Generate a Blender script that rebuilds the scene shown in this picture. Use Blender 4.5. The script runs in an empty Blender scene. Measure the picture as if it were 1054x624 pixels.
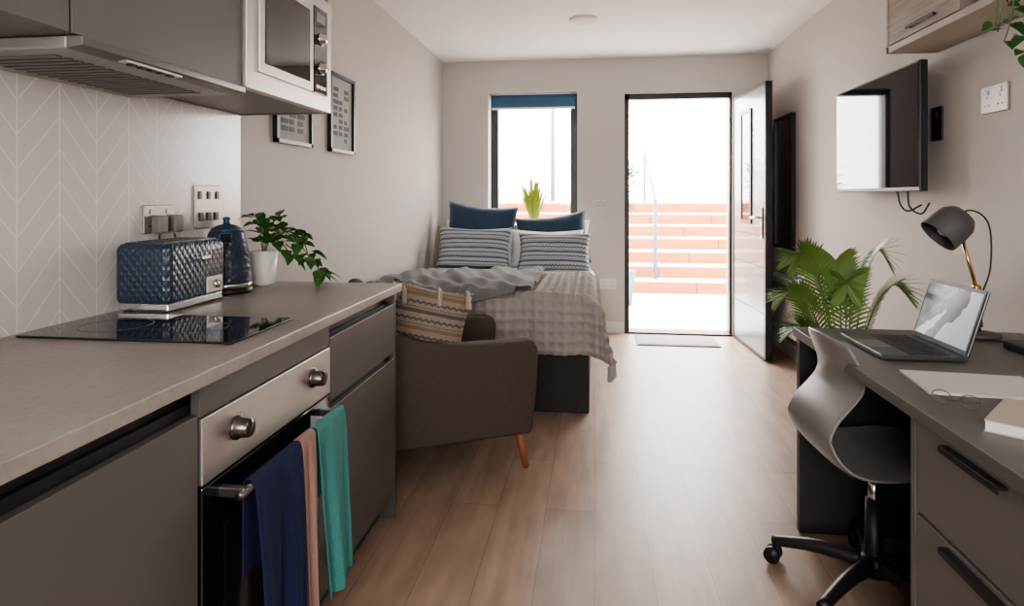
import bpy, bmesh, math, random
from mathutils import Vector, Matrix, Euler
from math import sin, cos, pi, radians, sqrt
random.seed(7)
scene = bpy.context.scene
COL = scene.collection
XL, XR, YF, YR, ZC = -1.41, 1.51, 5.80, -1.5, 2.50

# ------------------------------------------------------------------ materials
def newmat(name):
    m = bpy.data.materials.new(name); m.use_nodes = True
    nt = m.node_tree
    return m, nt, nt.nodes['Principled BSDF']
def mth(nt, op, a, b=None, c=None):
    n = nt.nodes.new('ShaderNodeMath'); n.operation = op
    for i, v in enumerate((a, b, c)):
        if v is None: continue
        if isinstance(v, (int, float)): n.inputs[i].default_value = v
        else: nt.links.new(v, n.inputs[i])
    return n.outputs[0]
def mix(nt, fac, a, b):
    n = nt.nodes.new('ShaderNodeMix'); n.data_type = 'RGBA'
    for idx, v in ((0, fac), (6, a), (7, b)):
        if isinstance(v, (int, float)): n.inputs[idx].default_value = v
        elif isinstance(v, tuple): n.inputs[idx].default_value = (*v[:3], 1)
        else: nt.links.new(v, n.inputs[idx])
    return n.outputs[2]
def coords(nt, kind='Object'):
    if kind == 'Position':
        g = nt.nodes.new('ShaderNodeNewGeometry'); v = g.outputs['Position']
    else:
        t = nt.nodes.new('ShaderNodeTexCoord'); v = t.outputs[kind]
    return v
def sep(nt, v):
    s = nt.nodes.new('ShaderNodeSeparateXYZ'); nt.links.new(v, s.inputs[0]); return s.outputs
def noise(nt, v, scale, detail=3, stretch=None):
    n = nt.nodes.new('ShaderNodeTexNoise'); n.inputs['Scale'].default_value = scale
    n.inputs['Detail'].default_value = detail
    if stretch:
        mp = nt.nodes.new('ShaderNodeMapping'); mp.inputs['Scale'].default_value = stretch
        nt.links.new(v, mp.inputs[0]); v = mp.outputs[0]
    nt.links.new(v, n.inputs['Vector'])
    return n.outputs['Fac']
def bump(nt, bs, h, strength=.3, dist=.01):
    b = nt.nodes.new('ShaderNodeBump'); b.inputs['Strength'].default_value = strength
    b.inputs['Distance'].default_value = dist
    nt.links.new(h, b.inputs['Height']); nt.links.new(b.outputs[0], bs.inputs['Normal'])
def M(name, col, rough=.5, metal=0, var=.06, vs=8, bs=None, bst=.2, coat=0, emit=0, kind='Object', stretch=None, sheen=0, spec=.5):
    m, nt, p = newmat(name)
    v = coords(nt, kind)
    f = noise(nt, v, vs, 3, stretch)
    a = tuple(min(1, c*(1-var)) for c in col); b = tuple(min(1, c*(1+var)) for c in col)
    nt.links.new(mix(nt, f, a, b), p.inputs['Base Color'])
    p.inputs['Roughness'].default_value = rough; p.inputs['Metallic'].default_value = metal
    p.inputs['Coat Weight'].default_value = coat
    p.inputs['Specular IOR Level'].default_value = spec
    if sheen: p.inputs['Sheen Weight'].default_value = sheen
    if emit:
        p.inputs['Emission Color'].default_value = (*col, 1); p.inputs['Emission Strength'].default_value = emit
    if bs: bump(nt, p, noise(nt, v, bs, 2), bst, .003)
    return m

wallM = M('wall_paint', (.575, .53, .50), .75, var=.02, vs=2, bs=180, bst=.08, kind='Position')
ceilM = M('ceiling_paint', (.87, .86, .85), .85, var=.01, kind='Position')
trimM = M('trim_white', (.72, .70, .68), .4, var=.02)
cabM = M('cabinet_grey', (.115, .107, .102), .42, var=.04, vs=3, kind='Position')
cabD = M('cabinet_dark', (.020, .019, .019), .45)
cabU = M('wall_unit_grey', (.135, .128, .124), .38, var=.04, vs=3, kind='Position')
steel = M('brushed_steel', (.60, .57, .54), .42, .9, var=.05, vs=12, stretch=(1, 1, 30))
plateM = M('plate_steel', (.33, .30, .28), .4, .7, var=.05)
chrome = M('chrome', (.7, .7, .7), .12, 1, var=.01)
blackgl = M('black_glass', (.008, .008, .009), .06, coat=.3)
black = M('black_plastic', (.015, .015, .016), .45)
navy = M('navy_velvet', (.020, .048, .088), .8, var=.2, vs=6, bs=60, sheen=.2)
whiteF = M('white_cotton', (.72, .71, .70), .9, var=.04, bs=40)
greyThrow = M('grey_throw_fabric', (.20, .20, .205), .95, var=.14, vs=30, bs=200, bst=.6)
bedBase = M('bed_base_fabric', (.04, .037, .037), .85, var=.1, vs=60, bs=300)
woodleg = M('leg_wood', (.30, .12, .05), .45, var=.2, vs=6, stretch=(4, 4, .5))
potM = M('white_ceramic', (.75, .73, .70), .35)
leafM = M('leaf_green', (.05, .13, .032), .5, var=.45, vs=9, spec=.3)
palmM = M('palm_green', (.13, .22, .045), .5, var=.35, vs=7)
limeM = M('grass_lime', (.34, .40, .06), .55, var=.3, vs=12)
stemM = M('stem_green', (.12, .17, .05), .6)
soilM = M('soil', (.03, .02, .015), .95, bs=60)
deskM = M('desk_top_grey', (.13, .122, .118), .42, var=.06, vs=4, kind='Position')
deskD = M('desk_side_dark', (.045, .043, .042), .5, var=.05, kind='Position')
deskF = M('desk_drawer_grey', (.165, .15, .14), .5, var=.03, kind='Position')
shellM = M('chair_shell_grey', (.23, .22, .21), .36, var=.03)
frameD = M('anthracite_frame', (.018, .019, .022), .4)
paperM = M('paper', (.75, .73, .71), .7, var=.02)
bookM = M('notebook_cover', (.50, .42, .35), .6, var=.04)
brass = M('brass', (.65, .42, .18), .25, 1, var=.03)
lampM = M('lamp_grey', (.085, .083, .082), .45)
teal = M('teal_towel', (.065, .24, .22), .95, var=.1, vs=40, bs=250, bst=.8)
blueT = M('blue_towel', (.020, .026, .075), .95, var=.12, vs=40, bs=250, bst=.8, spec=.2)
pinkT = M('pink_towel', (.33, .20, .165), .95, var=.1, vs=40, bs=250, bst=.8)
concrete = M('outdoor_paving', (.72, .70, .68), .9, var=.06, vs=3, kind='Position')
terraM = M('terracotta_sleepers', (.33, .10, .038), .85, var=.5, vs=3, bs=30, bst=.5, kind='Position', stretch=(.8, 1, 9))
gravelM = M('pale_gravel', (.72, .64, .55), .95, var=.1, vs=20, kind='Position')
greyMet = M('grey_metal', (.10, .13, .17), .5, .3)
blindM = M('blind_blue', (.05, .13, .23), .8, var=.05)

def glass_mat():
    m = bpy.data.materials.new('window_glass'); m.use_nodes = True; nt = m.node_tree
    nt.nodes.remove(nt.nodes['Principled BSDF'])
    t = nt.nodes.new('ShaderNodeBsdfTransparent'); g = nt.nodes.new('ShaderNodeBsdfGlossy')
    g.inputs['Roughness'].default_value = .02
    x = nt.nodes.new('ShaderNodeMixShader'); x.inputs[0].default_value = .06
    nt.links.new(t.outputs[0], x.inputs[1]); nt.links.new(g.outputs[0], x.inputs[2])
    nt.links.new(x.outputs[0], nt.nodes['Material Output'].inputs[0]); return m
glassM = glass_mat()

def floor_mat():
    m, nt, p = newmat('floor_oak_laminate')
    v = coords(nt, 'Position')
    mp = nt.nodes.new('ShaderNodeMapping'); mp.inputs['Rotation'].default_value = (0, 0, pi/2)
    nt.links.new(v, mp.inputs[0])
    b = nt.nodes.new('ShaderNodeTexBrick'); b.offset = .37; b.offset_frequency = 2
    nt.links.new(mp.outputs[0], b.inputs['Vector'])
    b.inputs['Scale'].default_value = 1; b.inputs['Brick Width'].default_value = 1.25
    b.inputs['Row Height'].default_value = .19; b.inputs['Mortar Size'].default_value = .0014
    b.inputs['Mortar Smooth'].default_value = .3
    b.inputs['Color1'].default_value = (.35, .25, .188, 1); b.inputs['Color2'].default_value = (.42, .305, .23, 1)
    b.inputs['Mortar'].default_value = (.20, .135, .10, 1)
    g = noise(nt, v, 5, 6, (5, .45, 1)); g2 = noise(nt, v, 7, 5, (1.4, .5, 1))
    gg = mth(nt, 'ADD', mth(nt, 'MULTIPLY', g, .5), mth(nt, 'MULTIPLY', g2, .5))
    mr = nt.nodes.new('ShaderNodeMapRange'); nt.links.new(gg, mr.inputs[0])
    mr.inputs[1].default_value = .32; mr.inputs[2].default_value = .68; mr.inputs[3].default_value = .70; mr.inputs[4].default_value = 1.16
    mm = nt.nodes.new('ShaderNodeVectorMath'); mm.operation = 'SCALE'
    nt.links.new(b.outputs['Color'], mm.inputs[0]); nt.links.new(mr.outputs[0], mm.inputs['Scale'])
    nt.links.new(mm.outputs[0], p.inputs['Base Color'])
    p.inputs['Roughness'].default_value = .40
    bump(nt, p, gg, .08, .003); return m
floorM = floor_mat()

def tile_mat():
    m, nt, p = newmat('chevron_tile')
    o = sep(nt, coords(nt, 'Position')); y, z = o[1], o[2]
    w = .125; h = .085
    f = mth(nt, 'PINGPONG', y, w)
    s = mth(nt, 'ADD', z, mth(nt, 'MULTIPLY', f, 1.15))
    fr = mth(nt, 'FRACT', mth(nt, 'DIVIDE', s, h))
    l1 = mth(nt, 'LESS_THAN', fr, .05)
    e = mth(nt, 'MINIMUM', f, mth(nt, 'SUBTRACT', w, f))
    l2 = mth(nt, 'LESS_THAN', e, .0017)
    l = mth(nt, 'MAXIMUM', l1, l2)
    nt.links.new(mix(nt, l, (.62, .59, .565), (.80, .78, .76)), p.inputs['Base Color'])
    p.inputs['Roughness'].default_value = .22
    bump(nt, p, mth(nt, 'SUBTRACT', 1.0, l), .2, .002); return m
tileM = tile_mat()

def worktop_mat():
    m, nt, p = newmat('worktop_stone_laminate')
    v = coords(nt, 'Position'); f = noise(nt, v, 2.2, 8); g = noise(nt, v, 60, 2)
    ff = mth(nt, 'ADD', mth(nt, 'MULTIPLY', f, .75), mth(nt, 'MULTIPLY', g, .25))
    cr = nt.nodes.new('ShaderNodeValToRGB'); nt.links.new(ff, cr.inputs[0])
    cr.color_ramp.elements[0].position = .35; cr.color_ramp.elements[0].color = (.25, .218, .197, 1)
    cr.color_ramp.elements[1].position = .62; cr.color_ramp.elements[1].color = (.37, .33, .30, 1)
    nt.links.new(cr.outputs[0], p.inputs['Base Color'])
    p.inputs['Roughness'].default_value = .38; return m
workM = worktop_mat()

def quilt_mat():
    m, nt, p = newmat('navy_quilted_gloss')
    o = sep(nt, coords(nt, 'Object'))
    a = mth(nt, 'ADD', o[0], o[1]); k = .012
    d1 = mth(nt, 'PINGPONG', mth(nt, 'ADD', a, mth(nt, 'MULTIPLY', o[2], .8)), k)
    d2 = mth(nt, 'PINGPONG', mth(nt, 'SUBTRACT', a, mth(nt, 'MULTIPLY', o[2], .8)), k)
    h = mth(nt, 'MULTIPLY', mth(nt, 'MINIMUM', d1, d2), 80)
    p.inputs['Base Color'].default_value = (.024, .040, .065, 1)
    p.inputs['Roughness'].default_value = .35; p.inputs['Coat Weight'].default_value = .1
    bump(nt, p, h, .45, .006); return m
quiltM = quilt_mat()

def wood_mat(name, c1, c2, stretch):
    m, nt, p = newmat(name)
    v = coords(nt, 'Position'); f = noise(nt, v, 6, 6, stretch)
    cr = nt.nodes.new('ShaderNodeValToRGB'); nt.links.new(f, cr.inputs[0])
    cr.color_ramp.elements[0].position = .35; cr.color_ramp.elements[0].color = (*c1, 1)
    cr.color_ramp.elements[1].position = .65; cr.color_ramp.elements[1].color = (*c2, 1)
    nt.links.new(cr.outputs[0], p.inputs['Base Color']); p.inputs['Roughness'].default_value = .5
    return m
shelfWood = wood_mat('shelf_grey_oak', (.25, .205, .17), (.34, .285, .24), (1, .5, 12))
shelfWhite = M('shelf_board', (.42, .36, .31), .5, var=.05)

def fabric_tweed():
    m, nt, p = newmat('armchair_tweed')
    v = coords(nt, 'Object'); f = noise(nt, v, 260, 2); g = noise(nt, v, 7, 2)
    c = mix(nt, f, (.038, .028, .023), (.115, .088, .072))
    nt.links.new(mix(nt, mth(nt, 'MULTIPLY', g, .3), c, (.085, .066, .055)), p.inputs['Base Color'])
    p.inputs['Roughness'].default_value = .95; bump(nt, p, f, .5, .003); return m
tweed = fabric_tweed()

def pattern_pillow(name, base, dark, per, accent=None):
    m, nt, p = newmat(name)
    o = sep(nt, coords(nt, 'Object')); x, z = o[0], o[2]
    zz = mth(nt, 'ADD', z, 1.0)
    fr = mth(nt, 'FRACT', mth(nt, 'DIVIDE', zz, per))
    s1 = mth(nt, 'LESS_THAN', fr, .22)
    zig = mth(nt, 'ADD', mth(nt, 'MULTIPLY', mth(nt, 'PINGPONG', x, .014), 8.0), fr)
    s2 = mth(nt, 'MULTIPLY', mth(nt, 'GREATER_THAN', zig, .62), mth(nt, 'LESS_THAN', zig, .76))
    dash = mth(nt, 'GREATER_THAN', mth(nt, 'FRACT', mth(nt, 'DIVIDE', x, .012)), .45)
    s3 = mth(nt, 'MULTIPLY', mth(nt, 'MULTIPLY', mth(nt, 'GREATER_THAN', fr, .3), mth(nt, 'LESS_THAN', fr, .38)), dash)
    s = mth(nt, 'MAXIMUM', mth(nt, 'MAXIMUM', s1, s2), s3)
    c = mix(nt, s, base, dark)
    if accent:
        fr2 = mth(nt, 'FRACT', mth(nt, 'DIVIDE', zz, per*2))
        c = mix(nt, mth(nt, 'MULTIPLY', mth(nt, 'GREATER_THAN', fr2, .5), s1), c, accent)
    nt.links.new(c, p.inputs['Base Color']); p.inputs['Roughness'].default_value = .9
    bump(nt, p, noise(nt, coords(nt), 200, 2), .4, .003); return m
patGrey = pattern_pillow('patterned_pillow_fabric', (.40, .41, .42), (.08, .11, .145), .075)
patBeige = pattern_pillow('patterned_cushion_fabric', (.29, .23, .175), (.10, .09, .09), .075, (.22, .14, .09))

def duvet_mat():
    m, nt, p = newmat('duvet_striped_cotton')
    o = sep(nt, coords(nt, 'Object'))
    fr = mth(nt, 'FRACT', mth(nt, 'DIVIDE', o[1], .07))
    nt.links.new(mix(nt, mth(nt, 'LESS_THAN', fr, .14), (.72, .71, .70), (.36, .37, .39)), p.inputs['Base Color'])
    p.inputs['Roughness'].default_value = .9; bump(nt, p, noise(nt, coords(nt), 9, 3), .4, .02); return m
duvetM = duvet_mat()
waffleM = M('waffle_blanket', (.36, .33, .31), .95, var=.07, vs=10, bs=150, bst=.4)

# ------------------------------------------------------------------ geometry
TOP = []
def P(name, loc=(0, 0, 0), rz=0):
    e = bpy.data.objects.new(name, None); e.empty_display_size = .1
    e.location = loc; e.rotation_euler = (0, 0, rz); COL.objects.link(e); TOP.append(e); return e
def obj(name, verts, faces, mat, parent=None, smooth=True, loc=(0, 0, 0), rot=(0, 0, 0)):
    me = bpy.data.meshes.new(name); me.from_pydata([tuple(v) for v in verts], [], faces); me.update()
    return fin(name, me, mat, parent, smooth, loc, rot)
def fin(name, me, mat, parent, smooth, loc=(0, 0, 0), rot=(0, 0, 0)):
    for p in me.polygons: p.use_smooth = smooth
    if mat: me.materials.append(mat)
    o = bpy.data.objects.new(name, me); o.location = loc; o.rotation_euler = rot
    COL.objects.link(o)
    if parent: o.parent = parent
    return o
def box(name, x0, x1, y0, y1, z0, z1, mat, parent=None, bev=.0, seg=2, rot=(0, 0, 0), smooth=False):
    bm = bmesh.new(); bmesh.ops.create_cube(bm, size=1)
    bmesh.ops.scale(bm, vec=(x1-x0, y1-y0, z1-z0), verts=bm.verts)
    if bev: bmesh.ops.bevel(bm, geom=bm.edges[:], offset=bev, segments=seg, profile=.5, affect='EDGES')
    me = bpy.data.meshes.new(name); bm.to_mesh(me); bm.free()
    return fin(name, me, mat, parent, smooth or bev > .012, ((x0+x1)/2, (y0+y1)/2, (z0+z1)/2), rot)
def boxes(name, lst, mat, parent=None):
    V, F = [], []
    for (x0, x1, y0, y1, z0, z1) in lst:
        b = len(V)
        V += [(x, y, z) for x in (x0, x1) for y in (y0, y1) for z in (z0, z1)]
        F += [tuple(b+i for i in q) for q in ((0, 1, 3, 2), (4, 6, 7, 5), (0, 4, 5, 1), (2, 3, 7, 6), (0, 2, 6, 4), (1, 5, 7, 3))]
    return obj(name, V, F, mat, parent, False)
def catmull(pts, n=6):
    pts = [Vector(p) for p in pts]
    if len(pts) < 3: return pts
    out = []
    ext = [pts[0]*2-pts[1]]+pts+[pts[-1]*2-pts[-2]]
    for i in range(1, len(ext)-2):
        a, b, c, d = ext[i-1:i+3]
        for k in range(n):
            t = k/n
            out.append(.5*((2*b)+(c-a)*t+(2*a-5*b+4*c-d)*t*t+(3*b-a-3*c+d)*t**3))
    out.append(pts[-1]); return out
def tube_geo(pts, r, res=10):
    n = len(pts); V, F = [], []
    up = Vector((0, 0, 1))
    prev = None
    for i, p in enumerate(pts):
        t = (pts[min(i+1, n-1)]-pts[max(i-1, 0)]).normalized()
        if prev is None:
            a = up if abs(t.z) < .9 else Vector((1, 0, 0))
            s = t.cross(a).normalized()
        else:
            s = (prev-t*prev.dot(t)).normalized()
        prev = s; q = t.cross(s)
        rr = r if isinstance(r, (int, float)) else r[0]+(r[1]-r[0])*i/(n-1)
        for k in range(res):
            a = 2*pi*k/res; V.append(p+s*rr*cos(a)+q*rr*sin(a))
    for i in range(n-1):
        for k in range(res):
            F.append((i*res+k, i*res+(k+1) % res, (i+1)*res+(k+1) % res, (i+1)*res+k))
    F.append(tuple(range(res))[::-1]); F.append(tuple((n-1)*res+k for k in range(res)))
    return V, F
def tube(name, pts, r, mat, parent=None, n=6, res=10, curved=True):
    pp = catmull(pts, n) if curved and len(pts) > 2 else [Vector(p) for p in pts]
    V, F = tube_geo(pp, r, res)
    o = obj(name, V, F, mat, parent, True)
    return o
def lathe(name, prof, mat, parent=None, loc=(0, 0, 0), seg=36, rot=(0, 0, 0), caps=True):
    V, F = [], []
    n = len(prof)
    for r, z in prof:
        for k in range(seg):
            a = 2*pi*k/seg; V.append((r*cos(a), r*sin(a), z))
    for i in range(n-1):
        for k in range(seg):
            F.append((i*seg+k, i*seg+(k+1) % seg, (i+1)*seg+(k+1) % seg, (i+1)*seg+k))
    if caps: F.append(tuple(range(seg))[::-1]); F.append(tuple((n-1)*seg+k for k in range(seg)))
    return obj(name, V, F, mat, parent, True, loc, rot)
def autos(o, ang=40):
    me = o.data
    try: me.set_sharp_from_angle(angle=radians(ang))
    except Exception: pass
    return o
def prism(name, poly, axis, a0, a1, mat, parent=None, bev=0, seg=3):
    """poly: 2D list; axis 'y' -> (x,z) poly extruded on y"""
    n = len(poly)
    def mk(p, a): return (p[0], a, p[1]) if axis == 'y' else ((a, p[0], p[1]) if axis == 'x' else (p[0], p[1], a))
    V = [mk(p, a0) for p in poly]+[mk(p, a1) for p in poly]
    F = [tuple(range(n)), tuple(range(n, 2*n))[::-1]]+[(i, i+n, (i+1) % n+n, (i+1) % n) for i in range(n)]
    me = bpy.data.meshes.new(name); me.from_pydata(V, [], F)
    bm = bmesh.new(); bm.from_mesh(me); bmesh.ops.recalc_face_normals(bm, faces=bm.faces)
    if bev: bmesh.ops.bevel(bm, geom=bm.edges[:], offset=bev, segments=seg, profile=.5, affect='EDGES')
    bm.to_mesh(me); bm.free()
    o = fin(name, me, mat, parent, bool(bev)); return autos(o, 50)
def pillow(name, w, h, t, mat, parent=None, loc=(0, 0, 0), rot=(0, 0, 0), n=22, sag=.05):
    V, F = [], []; rnd = random.Random(name+str(loc))
    ph = [rnd.uniform(0, 6) for _ in range(4)]
    for side in (1, -1):
        for i in range(n+1):
            for j in range(n+1):
                u, v = 2*i/n-1, 2*j/n-1
                x = w/2*u*(1-.08*(1-v*v)); z = h/2*v*(1-.08*(1-u*u))
                th = t/2*(max(0, (1-u**4)*(1-v**4)))**.55
                th *= 1+.10*sin(3*u+ph[0])*sin(4*v+ph[1])
                th += .004*sin(14*u+9*v+ph[2])*(1-u*u)*(1-v*v)
                z -= sag*h*(1-abs(u))*max(0, v)*.6
                V.append((x, side*th, z))
    m = (n+1)**2
    for i in range(n):
        for j in range(n):
            a, b, c, d = i*(n+1)+j, (i+1)*(n+1)+j, (i+1)*(n+1)+j+1, i*(n+1)+j+1
            F.append((a, d, c, b)); F.append((m+a, m+b, m+c, m+d))
    o = obj(name, V, F, mat, parent, True, loc, rot)
    bm = bmesh.new(); bm.from_mesh(o.data); bmesh.ops.remove_doubles(bm, verts=bm.verts, dist=.0005)
    bmesh.ops.recalc_face_normals(bm, faces=bm.faces); bm.to_mesh(o.data); bm.free()
    return o
def blade(V, F, base, d, side, L, W, droop, prof, fold=0.0, n=6):
    b = len(V); d = d.normalized(); side = side.normalized(); nrm = side.cross(d)
    for i in range(n+1):
        t = i/n; c = base+d*L*t+Vector((0, 0, -droop*L*t*t))
        w = W*prof(t)
        V.append(c-side*w+nrm*fold*w); V.append(c.copy()); V.append(c+side*w+nrm*fold*w)
    for i in range(n):
        for k in (0, 1):
            a = b+i*3+k; F.append((a, a+1, a+4, a+3))
leafp = lambda t: max(.02, (sin(pi*min(1, t*1.0)**.62)))**.9
bladep = lambda t: max(.03, sin(pi*(t*.92+.08))**.7)
def recentre():
    bpy.context.view_layer.update()
    for e in TOP:
        if e.location.length > 1e-6 or abs(e.rotation_euler.z) > 1e-6: continue
        lo = Vector((1e9,)*3); hi = -lo
        for c in e.children_recursive:
            if c.type != 'MESH': continue
            for v in c.bound_box:
                w = c.matrix_world @ Vector(v)
                for k in range(3): lo[k] = min(lo[k], w[k]); hi[k] = max(hi[k], w[k])
        cc = Vector(((lo.x+hi.x)/2, (lo.y+hi.y)/2, lo.z))
        e.location = cc
        for c in e.children: c.location = c.location-cc

# ------------------------------------------------------------------ room shell
T = .25
box('floor', XL-T, XR+T, YR-T, YF+T, -.12, 0, floorM)
box('ceiling', XL-T, XR+T, YR-T, YF+T, ZC, ZC+.15, ceilM)
box('wall_left', XL-T, XL, YR-T, YF+T, 0, ZC, wallM)
box('wall_right', XR, XR+T, YR-T, YF+T, 0, ZC, wallM)
WX0, WX1, WZ0, WZ1 = -.985, -.15, .90, 2.21
DX0, DX1, DZ1 = .27, 1.21, 2.17
boxes('wall_far', [(XL, WX0, YF, YF+T, 0, ZC), (WX0, WX1, YF, YF+T, 0, WZ0), (WX0, WX1, YF, YF+T, WZ1, ZC),
                   (WX1, DX0, YF, YF+T, 0, ZC), (DX0, DX1, YF, YF+T, DZ1, ZC), (DX1, XR, YF, YF+T, 0, ZC)], wallM)
RX0, RX1, RZ0, RZ1 = -.8, 1.0, 1.0, 2.1  # opening behind the camera, sized for the fill light it lets in
boxes('wall_rear', [(XL, RX0, YR-T, YR, 0, ZC), (RX1, XR, YR-T, YR, 0, ZC), (RX0, RX1, YR-T, YR, 0, RZ0), (RX0, RX1, YR-T, YR, RZ1, ZC)], wallM)
# trims
boxes('baseboard_left', [(XL, XL+.015, 2.38, YF, 0, .11)], trimM)
boxes('baseboard_right', [(XR-.015, XR, 2.52, YF, 0, .11), (XR-.015, XR, YR, .78, 0, .11)], trimM)
boxes('baseboard_far', [(.02, DX0-.01, YF-.015, YF, 0, .11), (DX1+.03, XR-.016, YF-.015, YF, 0, .11)], trimM)
# window
w = P('window_1')
fy0, fy1 = YF+.15, YF+.21
boxes('frame', [(WX0, WX0+.075, fy0, fy1, WZ0, WZ1), (WX1-.075, WX1, fy0, fy1, WZ0, WZ1),
                (WX0, WX1, fy0, fy1, WZ0, WZ0+.07), (WX0, WX1, fy0, fy1, WZ1-.07, WZ1)], frameD, w)
boxes('glass', [(WX0+.07, WX1-.07, fy0+.025, fy0+.035, WZ0+.06, WZ1-.06)], glassM, w)
box('sill', WX0+.002, WX1-.002, YF-.02, fy0, WZ0-.0, WZ0+.022, trimM, w, .004)
boxes('reveal', [(WX0, WX0+.006, YF, fy0, WZ0+.022, WZ1), (WX1-.006, WX1, YF, fy0, WZ0+.022, WZ1), (WX0, WX1, YF, fy0, WZ1-.006, WZ1)], trimM, w)
bl = P('roller_blind')
tube('roller', [(WX0+.02, YF+.09, 2.17), (WX1-.02, YF+.09, 2.17)], .025, blindM, bl)
box('fabric', WX0+.03, WX1-.03, YF+.063, YF+.067, 2.075, 2.17, blindM, bl)
box('bottom_bar', WX0+.03, WX1-.03, YF+.058, YF+.072, 2.055, 2.075, trimM, bl, .002)
w2 = P('rear_fill_window')  # unseen window added behind the camera to let in sky fill
boxes('frame', [(RX0, RX0+.06, YR-.15, YR-.09, RZ0, RZ1), (RX1-.06, RX1, YR-.15, YR-.09, RZ0, RZ1), (.07, .13, YR-.15, YR-.09, RZ0, RZ1),
                (RX0, RX1, YR-.15, YR-.09, RZ0, RZ0+.06), (RX0, RX1, YR-.15, YR-.09, RZ1-.06, RZ1)], frameD, w2)
# door
d = P('door_1')
boxes('frame', [(DX0, DX0+.04, YF+.02, YF+.10, 0, DZ1), (DX1-.02, DX1, YF+.02, YF+.10, 0, DZ1), (DX0, DX1, YF+.02, YF+.10, DZ1-.05, DZ1),
                (DX0, DX1, YF+.0, YF+.16, 0, .015)], frameD, d)
doorM = M('door_leaf_grey', (.24, .235, .235), .3, var=.03, coat=.3)
leaf = P('door_leaf', (DX1+.005, YF-.015, .0), radians(3.5))
LW = .86
box('panel', 0, .045, -LW, 0, .02, 2.10, doorM, leaf, .003)
box('edge_frame', -.003, .048, -LW-.006, -LW+.03, .015, 2.105, frameD, leaf)
box('hinge_edge', -.003, .048, -.035, -.002, .015, 2.105, frameD, leaf)
boxes('top_bottom_edges', [(-.003, .048, -LW, 0, 2.08, 2.106), (-.003, .048, -LW, 0, .012, .03)], frameD, leaf)
box('glazing', -.006, .051, -.50, -.28, 1.05, 1.92, blackgl, leaf)
boxes('glazing_trim', [(-.012, .056, -.53, -.50, 1.02, 1.95), (-.012, .056, -.28, -.25, 1.02, 1.95), (-.012, .056, -.5, -.28, 1.92, 1.95), (-.012, .056, -.5, -.28, 1.02, 1.05)], frameD, leaf)
boxes('grooves', [(-.0025, 0.0, -LW+.04, -.04, z, z+.006) for z in (.35, .7, .94)], frameD, leaf)
box('handle_plate', -.012, -.002, -LW+.05, -LW+.085, .92, 1.16, chrome, leaf, .003)
tube('handle_lever', [(-.01, -LW+.067, 1.08), (-.05, -LW+.067, 1.08), (-.055, -LW+.10, 1.08), (-.055, -LW+.19, 1.075)], .009, chrome, leaf)
m_ = P('door_mat'); 
box('mat', .36, 1.02, 5.36, 5.72, 0.001, .012, M('mat_grey', (.36, .34, .33), .95, var=.3, vs=60, bs=200), m_, .003)
box('mat_border', .35, 1.03, 5.35, 5.73, 0.001, .008, cabM, m_, .002)

# back wall switch + socket, right wall things
def plate(name, c, nrm, w, h, mat, gang=2, holes=True):
    """wall plate. nrm: '+x','-x','-y'"""
    p = P(name); x, y, z = c; t = .008
    def bb(n, a0, a1, b0, b1, d0, d1, m, bv=0):
        if nrm == '-y': return box(n, x+a0, x+a1, y-d1, y-d0, z+b0, z+b1, m, p, bv)
        if nrm == '+x': return box(n, x+d0, x+d1, y+a0, y+a1, z+b0, z+b1, m, p, bv)
        return box(n, x-d1, x-d0, y+a0, y+a1, z+b0, z+b1, m, p, bv)
    bb('plate', -w/2, w/2, -h/2, h/2, 0, t, mat, .0025)
    for g in range(gang):
        cx = -w/2+w*(g+.5)/gang
        bb('rocker_%d' % g, cx-.008, cx+.008, h*.18, h*.36, t, t+.004, trimM if holes else black, .001)
        if holes:
            for k, (ax, az) in enumerate(((0, .02), (-.012, -.012), (.012, -.012))):
                bb('slot_%d_%d' % (g, k), cx+ax-.003, cx+ax+.003, az-h*.12-.003, az-h*.12+.004, t, t+.001, black)
    return p, bb
plate('light_switch', (.055, YF, 1.18), '-y', .09, .09, wallM, 2, True)
plate('wall_socket', (.12, YF, .45), '-y', .15, .09, trimM, 2)
plate('wall_socket', (XR, 2.615, 1.61), '-x', .16, .105, plateM, 2)
# mirror on right wall
mi = P('wall_mirror')
boxes('frame', [(XR-.03, XR, 5.02, 5.05, .82, 1.88), (XR-.03, XR, 5.47, 5.50, .82, 1.88), (XR-.03, XR, 5.05, 5.47, .82, .85), (XR-.03, XR, 5.05, 5.47, 1.85, 1.88)], frameD, mi)
box('glass', XR-.015, XR-.005, 5.05, 5.47, .85, 1.85, M('mirror_glass', (.12, .12, .13), .05, 1, var=.01), mi)
ht = P('wall_heater')
box('body', XR-.09, XR-.003, 4.75, 5.45, .20, .62, M('heater_white', (.7, .69, .68), .4), ht, .012, 3)
boxes('grille', [(XR-.093, XR-.089, 4.80, 5.40, z, z+.008) for z in (.50, .52, .54, .56)], black, ht)
# ceiling items
sd = P('smoke_detector')
lathe('body', [(.10, 0), (.10, -.008), (.085, -.02), (.06, -.028), (.0, -.03)][::-1], trimM, sd, (-.08, 4.5, ZC))
sd2 = P('ceiling_downlight')
lathe('body', [(.0, -.006), (.04, -.006), (.05, -.008), (.055, 0)], trimM, sd2, (-.12, 3.95, ZC))

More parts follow.
